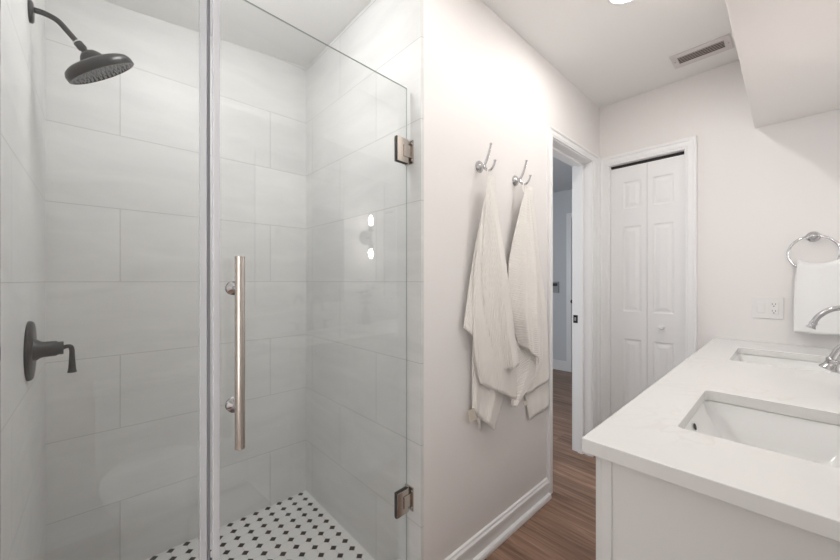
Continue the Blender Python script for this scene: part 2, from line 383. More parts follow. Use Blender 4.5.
# ---- baseboards: bead on top, flat, shoe moulding at the foot
def baseboard(name, x, y0, y1, m=M['trim']):
    prof = [(0, 0), (0.030, 0), (0.030, 0.012), (0.026, 0.022), (0.014, 0.026), (0.012, 0.075), (0.017, 0.079), (0.016, 0.088), (0.010, 0.094), (0.008, 0.102), (0, 0.106)]
    bm = bmesh.new(); a = [bm.verts.new((x+p, y0, z)) for p, z in prof]; b = [bm.verts.new((x+p, y1, z)) for p, z in prof]
    bm.faces.new(a); bm.faces.new(b[::-1])
    for i in range(len(a)):
        j = (i+1) % len(a); bm.faces.new((a[i], b[i], b[j], a[j]))
    return struct(obj(name, bm, m))
baseboard('baseboard_left', XL, YS1+0.02, 1.845)
bm = bmesh.new(); box(bm, -3.3, -2.045, HALLY-0.02, HALLY, 0, 0.02); box(bm, -3.3, -2.045, HALLY-0.014, HALLY, 0.02, 0.13)
struct(obj('baseboard_side_room', bm, M['trim'], bevel=0.003))

# ---- moulded casing around an opening: steps across its width
def casing(name, plane, base, out, i0, i1, o0, o1, zi, zo):
    """mitred moulding: a stepped profile swept up one side, over the head and down the other"""
    prof = [(0.0, 0.0), (0.0, 0.010), (0.10, 0.012), (0.14, 0.009), (0.22, 0.009), (0.26, 0.0115), (0.66, 0.0125), (0.70, 0.016), (0.78, 0.019), (0.92, 0.019), (1.0, 0.016), (1.0, 0.0)]
    bm = bmesh.new(); rows = []
    for f, t in prof:
        a = i0+(o0-i0)*f; b = i1+(o1-i1)*f; z = zi+(zo-zi)*f
        pts = [(a, 0.0), (a, z), (b, z), (b, 0.0)]
        rows.append([bm.verts.new((base+out*t, p, q) if plane == 'x' else (p, base+out*t, q)) for p, q in pts])
    n = len(rows)
    for k in range(n):
        for q in range(3): bm.faces.new((rows[k][q], rows[k][q+1], rows[(k+1) % n][q+1], rows[(k+1) % n][q]))
    for q in (0, 3): bm.faces.new([r[q] for r in rows])
    return struct(obj(name, bm, M['trim']))
casing('trim_doorway', 'x', XL, +1, DY0, DY1, DY0-0.052, DY1+0.130, DZ, DZ+0.052)
casing('trim_closet', 'y', YF, -1, CX0, CX1, CX0-0.060, CX1+0.054, CZ, CZ+0.065)
# jamb lining with stop
bm = bmesh.new()
XJ0, XJ1 = XL-0.13, XL+0.001
box(bm, XJ0, XJ1, DY0-0.012, DY0+0.004, 0, DZ); box(bm, XJ0, XJ1, DY1-0.004, DY1+0.012, 0, DZ+0.0); box(bm, XJ0, XJ1, DY0, DY1, DZ-0.006, DZ+0.012)
box(bm, XL-0.085, XL-0.05, DY1-0.016, DY1-0.003, 0, DZ-0.006); box(bm, XL-0.085, XL-0.05, DY0+0.003, DY0+0.016, 0, DZ-0.006); box(bm, XL-0.085, XL-0.05, DY0, DY1, DZ-0.02, DZ-0.005)
jamb = struct(obj('door_1_jamb', bm, M['trim'], bevel=0.0015), 'white jamb of the open doorway')
bm = bmesh.new(); box(bm, XL-0.120, XL-0.086, DY1-0.0065, DY1-0.0035, 0.912, 0.968)
sp_ = obj('strike_plate', bm, M['black'], jamb, bevel=0.001); sp_['label'] = 'black strike plate'
bm = bmesh.new(); box(bm, XL-0.112, XL-0.10, DY1-0.0080, DY1-0.0062, 0.928, 0.952); obj('latch_hole', bm, M['nickel'], sp_)
# casing in the side room and its door
cs = struct(boxes('trim_side_room', [(-2.045, -1.98, HALLY-0.018, HALLY, 0, 2.115), (-1.98, -1.14, HALLY-0.018, HALLY, 2.05, 2.115), (-1.2, -1.14, HALLY-0.018, HALLY, 0, 2.05)], M['trim'], bevel=0.003))
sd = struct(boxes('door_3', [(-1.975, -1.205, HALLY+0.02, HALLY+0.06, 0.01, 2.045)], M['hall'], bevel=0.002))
bm = bmesh.new(); lathe(bm, (-1.955, HALLY+0.02, 0.94), (0, -1, 0), [(0, 0.03), (0.006, 0.03), (0.008, 0.012), (0.03, 0.012), (0.036, 0.026), (0.055, 0.028), (0.065, 0.018), (0.067, 0)], 24)
obj('door_knob', bm, M['black'], sd)

# ================================================================ bifold closet door
def raised_panel(bm, x0, x1, z0, z1, y):
    """moulded panel: sunken groove then raised field, facing -Y"""
    def ring(i, d): return [bm.verts.new(v) for v in ((x0+i, y-d, z0+i), (x1-i, y-d, z0+i), (x1-i, y-d, z1-i), (x0+i, y-d, z1-i))]
    rs = [ring(0, 0.0), ring(0.005, -0.006), ring(0.014, -0.007), ring(0.034, -0.0005), ring(0.036, 0.0)]
    for a, b in zip(rs, rs[1:]):
        for k in range(4): bm.faces.new((a[k], a[(k+1) % 4], b[(k+1) % 4], b[k]))
    bm.faces.new(rs[-1]); return rs[0]
def leaf(x0, x1, px0, px1, parent):
    zb, zt = 0.012, 1.998; y = YF+0.028; t = 0.034
    rows = [(0.13, 0.812), (1.000, 1.585), (1.708, 1.893)]
    bm = bmesh.new()
    zs = [zb]+[z for r in rows for z in r]+[zt]; xs = [x0, px0, px1, x1]
    for i in range(3):
        for j in range(len(zs)-1):
            if i == 1 and (zs[j], zs[j+1]) in rows: continue
            bm.faces.new([bm.verts.new(v) for v in ((xs[i], y, zs[j]), (xs[i+1], y, zs[j]), (xs[i+1], y, zs[j+1]), (xs[i], y, zs[j+1]))])
    for r in rows: raised_panel(bm, px0, px1, r[0], r[1], y)
    # sides and back
    b = [(x0, zb), (x1, zb), (x1, zt), (x0, zt)]
    for k in range(4):
        (xa, za), (xb_, zb_) = b[k], b[(k+1) % 4]
        bm.faces.new([bm.verts.new(v) for v in ((xa, y, za), (xb_, y, zb_), (xb_, y+t, zb_), (xa, y+t, za))])
    bm.faces.new([bm.verts.new((x, y+t, z)) for x, z in b])
    bmesh.ops.remove_doubles(bm, verts=bm.verts, dist=0.0001)
    return obj('door_leaf', bm, M['trim'], parent)
bif = thing('bifold_door', 'white two-leaf panelled bifold closet door with round white knob', 'door', (0, 0, 0))
leaf(-0.868, -0.6495, -0.790, -0.682, bif)
lf2 = leaf(-0.6475, -0.446, -0.614, -0.502, bif)
bm = bmesh.new(); lathe(bm, (-0.565, YF+0.028, 0.915), (0, -1, 0), [(0, 0.009), (0.008, 0.009), (0.013, 0.016), (0.022, 0.0185), (0.029, 0.014), (0.032, 0.0)], 24)
obj('knob', bm, M['trim'], lf2)
struct(boxes('trim_bifold_track', [(CX0, CX1, YF+0.03, YF+0.06, 2.006, 2.018)], M['slot']))
bm = bmesh.new(); box(bm, CX1-0.008, CX1, YF, YF+0.1, 0, CZ); box(bm, CX0-0.0, CX0+0.004, YF, YF+0.1, 0, CZ)
struct(obj('trim_closet_jamb', bm, M['trim']))

# ================================================================ shower glass
sc = thing('shower_screen', 'narrow fixed clear glass panel beside the shower valve', 'shower screen', (-1.0, YS0, 0))
bm = bmesh.new()
for f in box(bm, -0.003, 0.003, 0.004, 0.332, 0.106, 1.955):
    n = f.calc_center_median()
    if abs(n.x) < 0.003: f.material_index = 1
o = obj('glass_pane', bm, [M['glass'], M['glass_edge']], sc)
bm = bmesh.new(); box(bm, -0.007, 0.007, 0.329, 0.345, 0.108, 1.952)
o = obj('edge_seal', bm, M['seal'], sc, bevel=0.002); o['label'] = 'clear vinyl seal strip'
o = boxes('magnetic_strip', [(-0.006, 0.006, 0.3455, 0.3515, 0.108, 1.952)], M['strip'], sc); o['label'] = 'dark grey magnetic strip'
boxes('wall_channel', [(-0.009, 0.009, 0.0, 0.012, 0.106, 1.955)], M['chrome'], sc, bevel=0.001)

EPS = 0.045
dr = thing('shower_door', 'hinged clear glass shower door standing slightly ajar, long pull bar', 'shower door', (-1.0, 0.869, 0), EPS)
bm = bmesh.new()
for f in box(bm, -0.003, 0.003, -0.655, -0.008, 0.118, 1.945):
    n = f.calc_center_median()
    if abs(n.x) < 0.003: f.material_index = 1
obj('glass_pane', bm, [M['glass'], M['glass_edge']], dr)
bm = bmesh.new(); box(bm, -0.0065, 0.0065, -0.665, -0.649, 0.12, 1.943); o = obj('edge_seal', bm, M['seal'], dr, bevel=0.002); o['label'] = 'clear vinyl seal strip'
bm = bmesh.new(); tube(bm, [(0.047, -0.6165, 0.797), (0.047, -0.6165, 1.271)], 0.0115, 32)
hb = obj('pull_bar', bm, M['nickel'], dr, bevel=0.001); hb['label'] = 'brushed nickel pull bar'
for z in (0.893, 1.192):
    bm = bmesh.new()
    lathe(bm, (0.004, -0.6165, z), (1, 0, 0), [(0, 0.0), (0, 0.018), (0.004, 0.018), (0.005, 0.008), (0.036, 0.008)], 24)
    lathe(bm, (-0.004, -0.6165, z), (-1, 0, 0), [(0, 0.0), (0, 0.018), (0.004, 0.018), (0.009, 0.010), (0.012, 0.0)], 24)
    obj('standoff', bm, M['chrome'], dr)
for z0 in (0.332, 1.657):
    bm = bmesh.new()
    box(bm, 0.0045, 0.0105, -0.062, -0.006, z0, z0+0.090)
    box(bm, -0.0105, -0.0045, -0.062, -0.006, z0, z0+0.090)
    h = obj('hinge', bm, M['nickel'], dr, bevel=0.0012); h['label'] = 'square nickel glass hinge'
    bm = bmesh.new(); box(bm, -0.0055, 0.0055, -0.0635, -0.006, z0-0.002, z0+0.092); obj('gasket', bm, M['slot'], h)
    bm = bmesh.new(); tube(bm, [(0.0, -0.004, z0+0.012), (0.0, -0.004, z0+0.078)], 0.008, 20); obj('hinge_pin', bm, M['nickel_dark'], h)
    bm = bmesh.new(); box(bm, 0.010, 0.014, -0.032, 0.004, z0+0.022, z0+0.068); box(bm, -0.022, 0.022, 0.004, 0.0095, z0, z0+0.09)
    obj('wall_plate', bm, M['nickel'], h, bevel=0.001)
    for q in (0.014, 0.076):
        bm = bmesh.new(); lathe(bm, (0.016, 0.004, z0+q), (0, -1, 0), [(0, 0.005), (0.002, 0.005), (0.003, 0.0)], 16); obj('screw', bm, M['chrome'], h)

# ================================================================ shower head
sh = thing('rain_shower', 'matte black rain shower head on a curved arm from the tiled wall', 'shower head', (-1.49, YS0, 1.985))
bm = bmesh.new(); lathe(bm, (0, 0, 0), (0, 1, 0), [(0, 0.0), (0, 0.030), (0.006, 0.030), (0.009, 0.026), (0.010, 0.012), (0.010, 0)], 36); obj('wall_flange', bm, M['black'], sh)
arm = smooth_path([(0, 0.008, 0.008), (0, 0.03, 0.009), (0, 0.056, 0.002), (0, 0.076, -0.018), (0, 0.098, -0.043)], 8)
bm = bmesh.new(); tube(bm, arm, 0.0078, 20); obj('arm', bm, M['black'], sh)
ad = Vector((0, 0.66, -0.75)).normalized(); p0 = Vector((0, 0.098, -0.043))
bm = bmesh.new(); lathe(bm, p0-ad*0.002, ad, [(0, 0.0), (0, 0.0105), (0.004, 0.0105), (0.004, 0)], 24); o = obj('collar_ring', bm, M['chrome'], sh); o['label'] = 'bright ring on the arm end'
bm = bmesh.new(); lathe(bm, p0+ad*0.002, ad, [(0, 0.0), (0, 0.012), (0.018, 0.012), (0.019, 0.009), (0.026, 0.009), (0.027, 0.0135), (0.036, 0.0135), (0.038, 0)], 10); obj('swivel_nut', bm, M['black'], sh)
nrm = Vector((-0.16, 0.60, -0.80)).normalized()
hc = Vector((0, 0.157, -0.116))                      # centre of the face
bm = bmesh.new()
lathe(bm, hc-nrm*0.062, nrm, [(0, 0.0), (0, 0.017), (0.008, 0.026), (0.020, 0.034), (0.024, 0.036), (0.026, 0.052), (0.030, 0.076), (0.037, 0.089), (0.047, 0.0945), (0.060, 0.0945), (0.062, 0.092), (0.062, 0.084), (0.058, 0.083), (0.058, 0.0)], 56)
hd = obj('head', bm, M['black'], sh)
bm = bmesh.new()
u, w = frame_from(nrm)
for i, (rr, n) in enumerate(((0.0, 1), (0.014, 7), (0.027, 13), (0.040, 19), (0.053, 25), (0.066, 31), (0.078, 37))):
    for k in range(n):
        a = 2*PI*k/n+i*0.2; lathe(bm, hc-nrm*0.004+(u*math.cos(a)+w*math.sin(a))*rr, nrm, [(0, 0.0026), (0.005, 0.0018), (0.0052, 0)], 8)
o = obj('spray_nozzles', bm, M['rubber'], hd); o['label'] = 'grey rubber spray nozzles'

# ================================================================ shower valve
vl = thing('shower_valve', 'black round shower valve trim with a downward lever handle', 'shower valve', (-1.472, YS0, 1.012))
bm = bmesh.new(); lathe(bm, (0, 0, 0), (0, 1, 0), [(0, 0.0), (0, 0.084), (0.006, 0.084), (0.010, 0.080), (0.011, 0.0)], 64); obj('escutcheon', bm, M['black'], vl)
bm = bmesh.new(); lathe(bm, (0, 0.010, 0), (0, 1, 0), [(0, 0.030), (0.008, 0.029), (0.014, 0.024), (0.022, 0.022), (0.046, 0.022), (0.048, 0.019), (0.060, 0.019), (0.060, 0.0)], 40); obj('valve_body', bm, M['black'], vl)
bm = bmesh.new()
tube(bm, smooth_path([(0, 0.068, 0.0), (0, 0.077, 0.003), (0, 0.085, 0.001), (0, 0.088, -0.012)], 6), 0.006, 16)
lathe(bm, (0, 0.088, -0.008), (0, 0, -1), [(0, 0.006), (0.02, 0.0065), (0.055, 0.0085), (0.062, 0.0090), (0.063, 0.0105), (0.068, 0.0105), (0.069, 0.0)], 24)
obj('lever', bm, M['black'], vl)

# ================================================================ robe hooks
def make_hook(loc, label):
    t = thing('robe_hook', label, 'hook', loc, 0, 'chrome robe hooks on the towel wall')
    bm = bmesh.new(); lathe(bm, (0, 0, 0), (1, 0, 0), [(0, 0), (0, 0.026), (0.003, 0.0265), (0.006, 0.022), (0.008, 0.023), (0.011, 0.015), (0.016, 0.010), (0.020, 0.009), (0.024, 0.0105), (0.030, 0.009), (0.032, 0)], 32); obj('mounting_plate', bm, M['chrome'], t)
    bm = bmesh.new(); P = smooth_path([(0.026, 0, 0.0), (0.038, 0, 0.016), (0.050, 0, 0.042), (0.058, 0, 0.066), (0.062, 0, 0.082)], 6)
    tube(bm, P, [0.0064-0.0022*i/(len(P)-1) for i in range(len(P))], 16); lathe(bm, (0.062, 0, 0.080), (0.2, 0, 1), [(0, 0.0035), (0.002, 0.0062), (0.006, 0.0062), (0.008, 0.003), (0.008, 0)], 20); obj('upper_prong', bm, M['chrome'], t)
    bm = bmesh.new(); P = smooth_path([(0.026, 0, -0.002), (0.036, 0, -0.018), (0.050, 0, -0.027), (0.066, 0, -0.024), (0.078, 0, -0.010), (0.083, 0, 0.004)], 6)
    tube(bm, P, [0.0060-0.0018*i/(len(P)-1) for i in range(len(P))], 16); lathe(bm, (0.083, 0, 0.003), (0.15, 0, 1), [(0, 0.0035), (0.002, 0.0062), (0.006, 0.0062), (0.008, 0.003), (0.008, 0)], 20); obj('lower_prong', bm, M['chrome'], t)
    return t
HK = [(XL, 1.228, 1.713), (XL, 1.519, 1.709)]
make_hook(HK[0], 'chrome double robe hook nearer the shower, holding the wider towel')
make_hook(HK[1], 'chrome double robe hook nearer the open doorway')

# ================================================================ towels (soft sheets hanging from the hooks)
_f, _h, _yaw = 345.1, 1.21, math.radians(47.025)
def onplane(p, X):
    u = (p[0]-420)/_f; v = (281-p[1])/_f
    rx = -math.sin(_yaw)+math.cos(_yaw)*u; ry = math.cos(_yaw)+math.sin(_yaw)*u
    t = X/rx; return Vector((X, ry*t, _h+v*t))
def resample(P, n):
    d = [0]
    for a, b in zip(P, P[1:]): d.append(d[-1]+(b-a).length)
    out = []
    for i in range(n):
        s = d[-1]*i/(n-1); k = 0
        while k < len(d)-2 and d[k+1] < s: k += 1
        t = (s-d[k])/max(1e-9, d[k+1]-d[k]); out.append(P[k].lerp(P[k+1], min(1, max(0, t))))
    return out
def sheet(bm, uvl, Lp, Rp, XL_, XR_, bulge, pleats, amp, ph, xtop, rows=60, cols=44):
    L_ = smooth_path([onplane(p, XL_) for p in Lp], 8); R_ = smooth_path([onplane(p, XR_) for p in Rp], 8)
    L_ = resample(L_, rows); R_ = resample(R_, rows); grid = []
    for i in range(rows):
        t = i/(rows-1); row = []; g = min(1.0, t*2.2)
        for j in range(cols):
            s = j/(cols-1); p = L_[i].lerp(R_[i], s)
            w = (R_[i]-L_[i]).length
            off = bulge*g*math.sin(PI*s)+amp*g*math.sin(2*PI*pleats*(s+0.10*math.sin(2.4*t+ph))+ph)*math.sin(PI*s)**0.6
            off += amp*0.35*g*math.sin(2*PI*pleats*2.3*s+ph*2+3*t)*math.sin(PI*s)
            x = (xtop*(1-g)+p.x*g)+off
            # keep outline on its line of hanging while the top gathers into the loop
            row.append((Vector((max(x, XL+0.006), p.y, p.z)), (s*w, -t*0.95)))
        grid.append(row)
    vs = [[bm.verts.new(c[0]) for c in r] for r in grid]
    for i in range(rows-1):
        for j in range(cols-1):
            f = bm.faces.new((vs[i][j], vs[i][j+1], vs[i+1][j+1], vs[i+1][j])); f.smooth = True
            for lp, (a, b) in zip(f.loops, ((i, j), (i, j+1), (i+1, j+1), (i+1, j))): lp[uvl].uv = grid[a][b][1]
def make_towel(name, label, hook, sheets, tagpts, loop_top, cloth='towel'):
    t = thing(name, label, 'towel', (hook[0]+0.052, hook[1], loop_top.z), 0, 'cream towels on the wall hooks')
    inv = Matrix.Translation(-Vector(t.location))
    bm = bmesh.new(); uvl = bm.loops.layers.uv.new('UVMap')
    for s in sheets: sheet(bm, uvl, *s)
    bm.transform(inv)
    me = bpy.data.meshes.new('cloth'); bm.to_mesh(me); bm.free(); me.materials.append(M[cloth])
    o = bpy.data.objects.new('cloth', me); COL.objects.link(o); o.parent = t
    so = o.modifiers.new('thick', 'SOLIDIFY'); so.thickness = 0.0032; so.offset = 0
    # hanging loop
    bm = bmesh.new(); x0 = hook[0]+0.052; zt = hook[2]-0.021
    P = smooth_path([(x0-0.001, hook[1]-0.004, loop_top.z-0.012), (x0-0.002, hook[1]-0.006, zt-0.012), (x0, hook[1], zt+0.003), (x0+0.002, hook[1]+0.006, zt-0.012), (x0+0.001, hook[1]+0.004, loop_top.z-0.012)], 6)
    tube(bm, P, 0.0028, 10); bm.transform(inv); obj('hanging_loop', bm, M['towel'], t)
    # care label at the hem
    a, b, c, d = [Vector(p) for p in tagpts]
    bm = bmesh.new(); q = [bm.verts.new(v) for v in (a, b, c, d)]; q2 = [bm.verts.new(v+Vector((0.0015, 0, 0))) for v in (a, b, c, d)]
    bm.faces.new(q); bm.faces.new(q2[::-1])
    for i in range(4): bm.faces.new((q[i], q2[i], q2[(i+1) % 4], q[(i+1) % 4]))
    bm.transform(inv); lb = obj('hem_label', bm, M['towel_label'], t); lb['label'] = 'small tan hem label'
    return t
XT = XL+0.052
T1 = [ # back layers first: L edge px, R edge px
 ([(486,177),(481,205),(476,240),(469,285),(463.5,328)], [(489,177),(487,220),(484,270),(482,310),(480,345)], -0.914, -0.906, 0.006, 1.0, 0.003, 0.3, XT-0.006),
 ([(486,177),(482,230),(476,290),(473,340),(472,380),(475,414)], [(489,177),(490,240),(490,300),(488,350),(480,431)], -0.926, -0.920, 0.003, 1.6, 0.002, 2.0, XT-0.010),
 ([(486,177),(482,230),(476,290),(473,340),(472,380),(472,411)], [(491,177),(497,220),(503,280),(508,330),(509,372),(494,431)], -0.921, -0.904, 0.008, 1.7, 0.006, 1.0, XT-0.006),
 ([(486,177),(480,215),(476,250),(473,300),(474,350),(480,384)], [(491.5,177),(497,215),(504,270),(511,325),(516,368),(516,400)], -0.902, -0.888, 0.016, 1.9, 0.006, 2.0, XT),
 ([(487,177),(484,205),(482,245),(482,290),(486,330),(496,371)], [(493,177),(498,206),(503,240),(508.5,283),(514,330),(519,365)], -0.893, -0.868, 0.024, 1.6, 0.006, 2.9, XT+0.003),
]
T2 = [
 ([(522,188),(521,240),(520,300),(523,350),(526,395)], [(529,188),(534,216),(539,258),(544,292),(547.5,330),(549,380)], -0.919, -0.902, 0.006, 1.3, 0.005, 0.5, XT-0.006),
 ([(522,188),(522,260),(521,330),(523,380),(529,420)], [(529,188),(532,230),(538,290),(544,350),(548.5,385),(548.5,407)], -0.926, -0.914, 0.003, 1.3, 0.003, 1.7, XT-0.009),
 ([(522,188),(517,220),(511,260),(509,310),(510,360),(511,407)], [(529,188),(532,218),(537,262),(541,305),(542,340),(540,368),(517,406)], -0.918, -0.897, 0.006, 1.5, 0.005, 3.0, XT-0.003),
 ([(521,188),(516,214),(511,245),(508,275),(509,310),(518,344)], [(530,188),(532.5,212),(536,250),(538.5,290),(540,330),(539,363)], -0.909, -0.876, 0.026, 2.1, 0.008, 4.1, XT+0.003),
]
ta = [onplane(p, -0.908) for p in ((467,411), (474,408), (477,419), (470,422))]
make_towel('hanging_towel', 'cream ribbed towel on the hook nearer the shower, longer left corner', HK[0], T1, ta, onplane((489,178), XT))
tb = [onplane(p, -0.872) for p in ((523.5,401), (527,401), (527,405), (523.5,405))]
make_towel('hanging_towel', 'cream ribbed towel on the hook nearer the open doorway', HK[1], T2, tb, onplane((526,190), XT), 'towel_diagonal')

# ================================================================ vanity
CT = 0.878
vb = thing('vanity_cabinet', 'white double-sink vanity cabinet with shaker fronts', 'cabinet', (0, 0, 0))
VX0, VY0, VY1, VZ = -0.270, 0.770, YF-0.003, 0.848
bm = bmesh.new()
box(bm, VX0+0.02, XR-0.003, VY0+0.003, VY0+0.022, 0.0, VZ); box(bm, VX0+0.02, XR-0.003, VY1-0.018, VY1, 0.0, VZ)
box(bm, VX0+0.02, XR-0.003, VY0+0.022, VY1-0.018, 0.10, 0.118); box(bm, XR-0.021, XR-0.003, VY0+0.022, VY1-0.018, 0.118, VZ)
box(bm, VX0+0.055, VX0+0.07, VY0+0.022, VY1-0.018, 0.0, 0.10)
obj('carcass', bm, M['cabinet'], vb, bevel=0.0012)
bm = bmesh.new()
box(bm, VX0, VX0+0.02, VY0, VY0+0.035, 0.0, VZ); box(bm, VX0, VX0+0.02, VY1-0.035, VY1, 0.0, VZ)
box(bm, VX0, VX0+0.02, VY0+0.035, VY1-0.035, VZ-0.03, VZ); box(bm, VX0, VX0+0.02, VY0+0.035, VY1-0.035, 0.10, 0.13)
obj('face_frame', bm, M['cabinet'], vb, bevel=0.001)
def shaker(bm, y0, y1, z0, z1):
    x1 = VX0-0.001; x0 = x1-0.018; fw = 0.05 if z1-z0 > 0.3 else 0.035
    box(bm, x0, x1, y0, y0+fw, z0, z1); box(bm, x0, x1, y1-fw, y1, z0, z1)
    box(bm, x0, x1, y0+fw, y1-fw, z0, z0+fw); box(bm, x0, x1, y0+fw, y1-fw, z1-fw, z1)
    box(bm, x0+0.010, x1, y0+fw, y1-fw, z0+fw, z1-fw)
ys = VY0+0.02; span = (VY1-VY0-0.04)/5
for k in range(5):
    y0 = ys+k*span+0.002; y1 = ys+(k+1)*span-0.002
    if k == 2:
        for z0, z1 in ((0.115, 0.36), (0.365, 0.60), (0.605, 0.835)):
            bm = bmesh.new(); shaker(bm, y0, y1, z0, z1); obj('drawer_front', bm, M['cabinet'], vb, bevel=0.001)
    else:
        bm = bmesh.new(); shaker(bm, y0, y1, 0.115, 0.835); obj('door', bm, M['cabinet'], vb, bevel=0.001)

# countertop with two rounded cut-outs
SX0, SX1 = -0.176, 0.128
SK = [(0.962, 1.358), (1.935, 2.345)]
def rrect(x0, x1, y0, y1, r, n=6):
    out = []
    for cx, cy, a0 in ((x1-r, y1-r, 0), (x0+r, y1-r, PI/2), (x0+r, y0+r, PI), (x1-r, y0+r, 1.5*PI)):
        for k in range(n+1):
            a = a0+PI/2*k/n; out.append((cx+r*math.cos(a), cy+r*math.sin(a)))
    return out
def slab_with_holes():
    bm = bmesh.new(); X0, X1, Y0, Y1 = -0.302, XR-0.002, 0.749, YF-0.002
    z0, z1 = CT-0.030, CT
    bands = [(Y0, SK[0][0]-0.06, None), (SK[0][0]-0.06, SK[0][1]+0.06, 0), (SK[0][1]+0.06, SK[1][0]-0.06, None), (SK[1][0]-0.06, SK[1][1]+0.06, 1), (SK[1][1]+0.06, Y1, None)]
    for z, fl in ((z1, False), (z0, True)):
        for a, b, k in bands:
            if k is None:
                f = bm.faces.new([bm.verts.new(v) for v in ((X0, a, z), (X1, a, z), (X1, b, z), (X0, b, z))]); continue
            hole = rrect(SX0, SX1, SK[k][0], SK[k][1], 0.018); nn = 7
            outer = [(X1, b), (X0, b), (X0, a), (X1, a)]
            hv = [bm.verts.new((x, y, z)) for x, y in hole]; ov = [bm.verts.new((x, y, z)) for x, y in outer]
            for c in range(4):
                seg = hv[c*nn:(c+1)*nn]
                for q in range(nn-1): bm.faces.new((ov[c], seg[q], seg[q+1]))
                nx = hv[((c+1) % 4)*nn]; bm.faces.new((ov[c], seg[-1], nx, ov[(c+1) % 4]))
    for k in (0, 1):
        hole = rrect(SX0, SX1, SK[k][0], SK[k][1], 0.018); n = len(hole)
        for i in range(n):
            (xa, ya), (xb_, yb) = hole[i], hole[(i+1) % n]
            bm.faces.new([bm.verts.new(v) for v in ((xa, ya, z1), (xb_, yb, z1), (xb_, yb, z0), (xa, ya, z0))])
    ring = [Y0]+[b for a, b, k in bands]
    for xx in (X0, X1):
        for a, b in zip(ring, ring[1:]):
            bm.faces.new([bm.verts.new(v) for v in ((xx, a, z0), (xx, b, z0), (xx, b, z1), (xx, a, z1))])
    for yy in (Y0, Y1):
        bm.faces.new([bm.verts.new(v) for v in ((X0, yy, z0), (X1, yy, z0), (X1, yy, z1), (X0, yy, z1))])
    bmesh.ops.remove_doubles(bm, verts=bm.verts, dist=0.0002)
    return obj('countertop_slab', bm, M['quartz'], ctop, bevel=0.002)
ctop = thing('countertop', 'white veined quartz countertop spanning the vanity', 'countertop', (0, 0, 0))
slab_with_holes()
tag(boxes('backsplash', [(XR-0.02, XR-0.002, 0.749, YF-0.002, CT+0.0005, CT+0.10)], M['quartz'], bevel=0.0015), 'low white quartz backsplash along the mirror wall', 'backsplash')

def make_sink(k, label):
    y0, y1 = SK[k]; cx, cy = (SX0+SX1)/2, (y0+y1)/2
    t = thing('undermount_sink', label, 'sink', (cx, cy, CT-0.031), 0, 'white rectangular undermount sinks')
    hx, hy = (SX1-SX0)/2, (y1-y0)/2
    bm = bmesh.new()
    prof = [(0.022, 0.022, 0.0), (0.004, 0.004, 0.0), (0.002, 0.001, -0.004), (-0.006, -0.004, -0.026), (-0.040, -0.018, -0.085), (-0.062, -0.032, -0.113), (-0.082, -0.056, -0.128), (-0.105, -0.100, -0.134)]
    loops = []
    for ex, ey, z in prof:
        loops.append([bm.verts.new((x, y, z)) for x, y in rrect(-hx-ex, hx+ex, -hy-ey, hy+ey, min(0.042, max(0.02, 0.02-ey*0.6)), 8)])
    for a, b in zip(loops, loops[1:]):
        n = len(a)
        for i in range(n):
            f = bm.faces.new((a[i], a[(i+1) % n], b[(i+1) % n], b[i])); f.smooth = True
    c = bm.verts.new((0, 0, -0.138)); n = len(loops[-1])
    for i in range(n): f = bm.faces.new((loops[-1][i], loops[-1][(i+1) % n], c)); f.smooth = True
    o = obj('basin', bm, M['porcelain'], t)
    s = o.modifiers.new('thick', 'SOLIDIFY'); s.thickness = 0.008; s.offset = -1
    bm = bmesh.new(); lathe(bm, (0, 0, -0.1375), (0, 0, 1), [(0, 0.0), (0, 0.022), (0.003, 0.022), (0.004, 0.017), (0.003, 0.014), (0.006, 0.012), (0.007, 0)], 28); obj('drain', bm, M['chrome'], t)
    bm = bmesh.new(); d = Vector((1, 0, 0.3)).normalized()
    lathe(bm, (-hx+0.0055, -0.018, -0.018), d, [(0, 0.0), (0.0, 0.0085), (0.0015, 0.0085), (0.002, 0.007), (0.0005, 0.006), (0.0005, 0.0)], 24)
    obj('overflow', bm, M['slot'], t)
    return t
make_sink(0, 'white rectangular undermount sink nearest the end of the vanity')
make_sink(1, 'white rectangular undermount sink by the wall with the towel ring')

# ================================================================ faucets (widespread, gooseneck)
def make_faucet(y, label):
    t = thing('faucet', label, 'faucet', (0.195, y, CT), 0, 'chrome widespread faucets')
    bm = bmesh.new(); lathe(bm, (0, 0, 0), (0, 0, 1), [(0, 0), (0, 0.026), (0.005, 0.026), (0.010, 0.020), (0.022, 0.014), (0.040, 0.0125), (0.042, 0)], 32); obj('spout_base', bm, M['chrome'], t)
    P = smooth_path([(0, 0, 0.03), (0.0, 0, 0.10), (-0.012, 0, 0.175), (-0.045, 0, 0.222), (-0.085, 0, 0.218), (-0.118, 0, 0.188), (-0.134, 0, 0.152)], 8)
    bm = bmesh.new(); tube(bm, P, 0.0098, 24); obj('spout', bm, M['chrome'], t)
    d = (P[-1]-P[-2]).normalized()
    bm = bmesh.new(); lathe(bm, P[-1]-d*0.012, d, [(0, 0.0098), (0.001, 0.0125), (0.006, 0.0125), (0.008, 0.0105), (0.016, 0.0115), (0.022, 0.0150), (0.025, 0.0150), (0.025, 0.010), (0.020, 0.009), (0.020, 0.0)], 32); obj('spout_tip', bm, M['chrome'], t)
    for s in (-1, 1):
        bm = bmesh.new(); lathe(bm, (0, s*0.102, 0), (0, 0, 1), [(0, 0), (0, 0.025), (0.005, 0.025), (0.010, 0.018), (0.028, 0.013), (0.045, 0.0125), (0.050, 0.015), (0.056, 0.012), (0.058, 0)], 28)
        hnd = obj('handle', bm, M['chrome'], t)
        bm = bmesh.new(); tube(bm, [(0, s*0.102, 0.050), (-0.01, s*0.125, 0.056), (-0.015, s*0.160, 0.060)], [0.006, 0.005, 0.0065], 14); obj('lever', bm, M['chrome'], hnd)
    return t
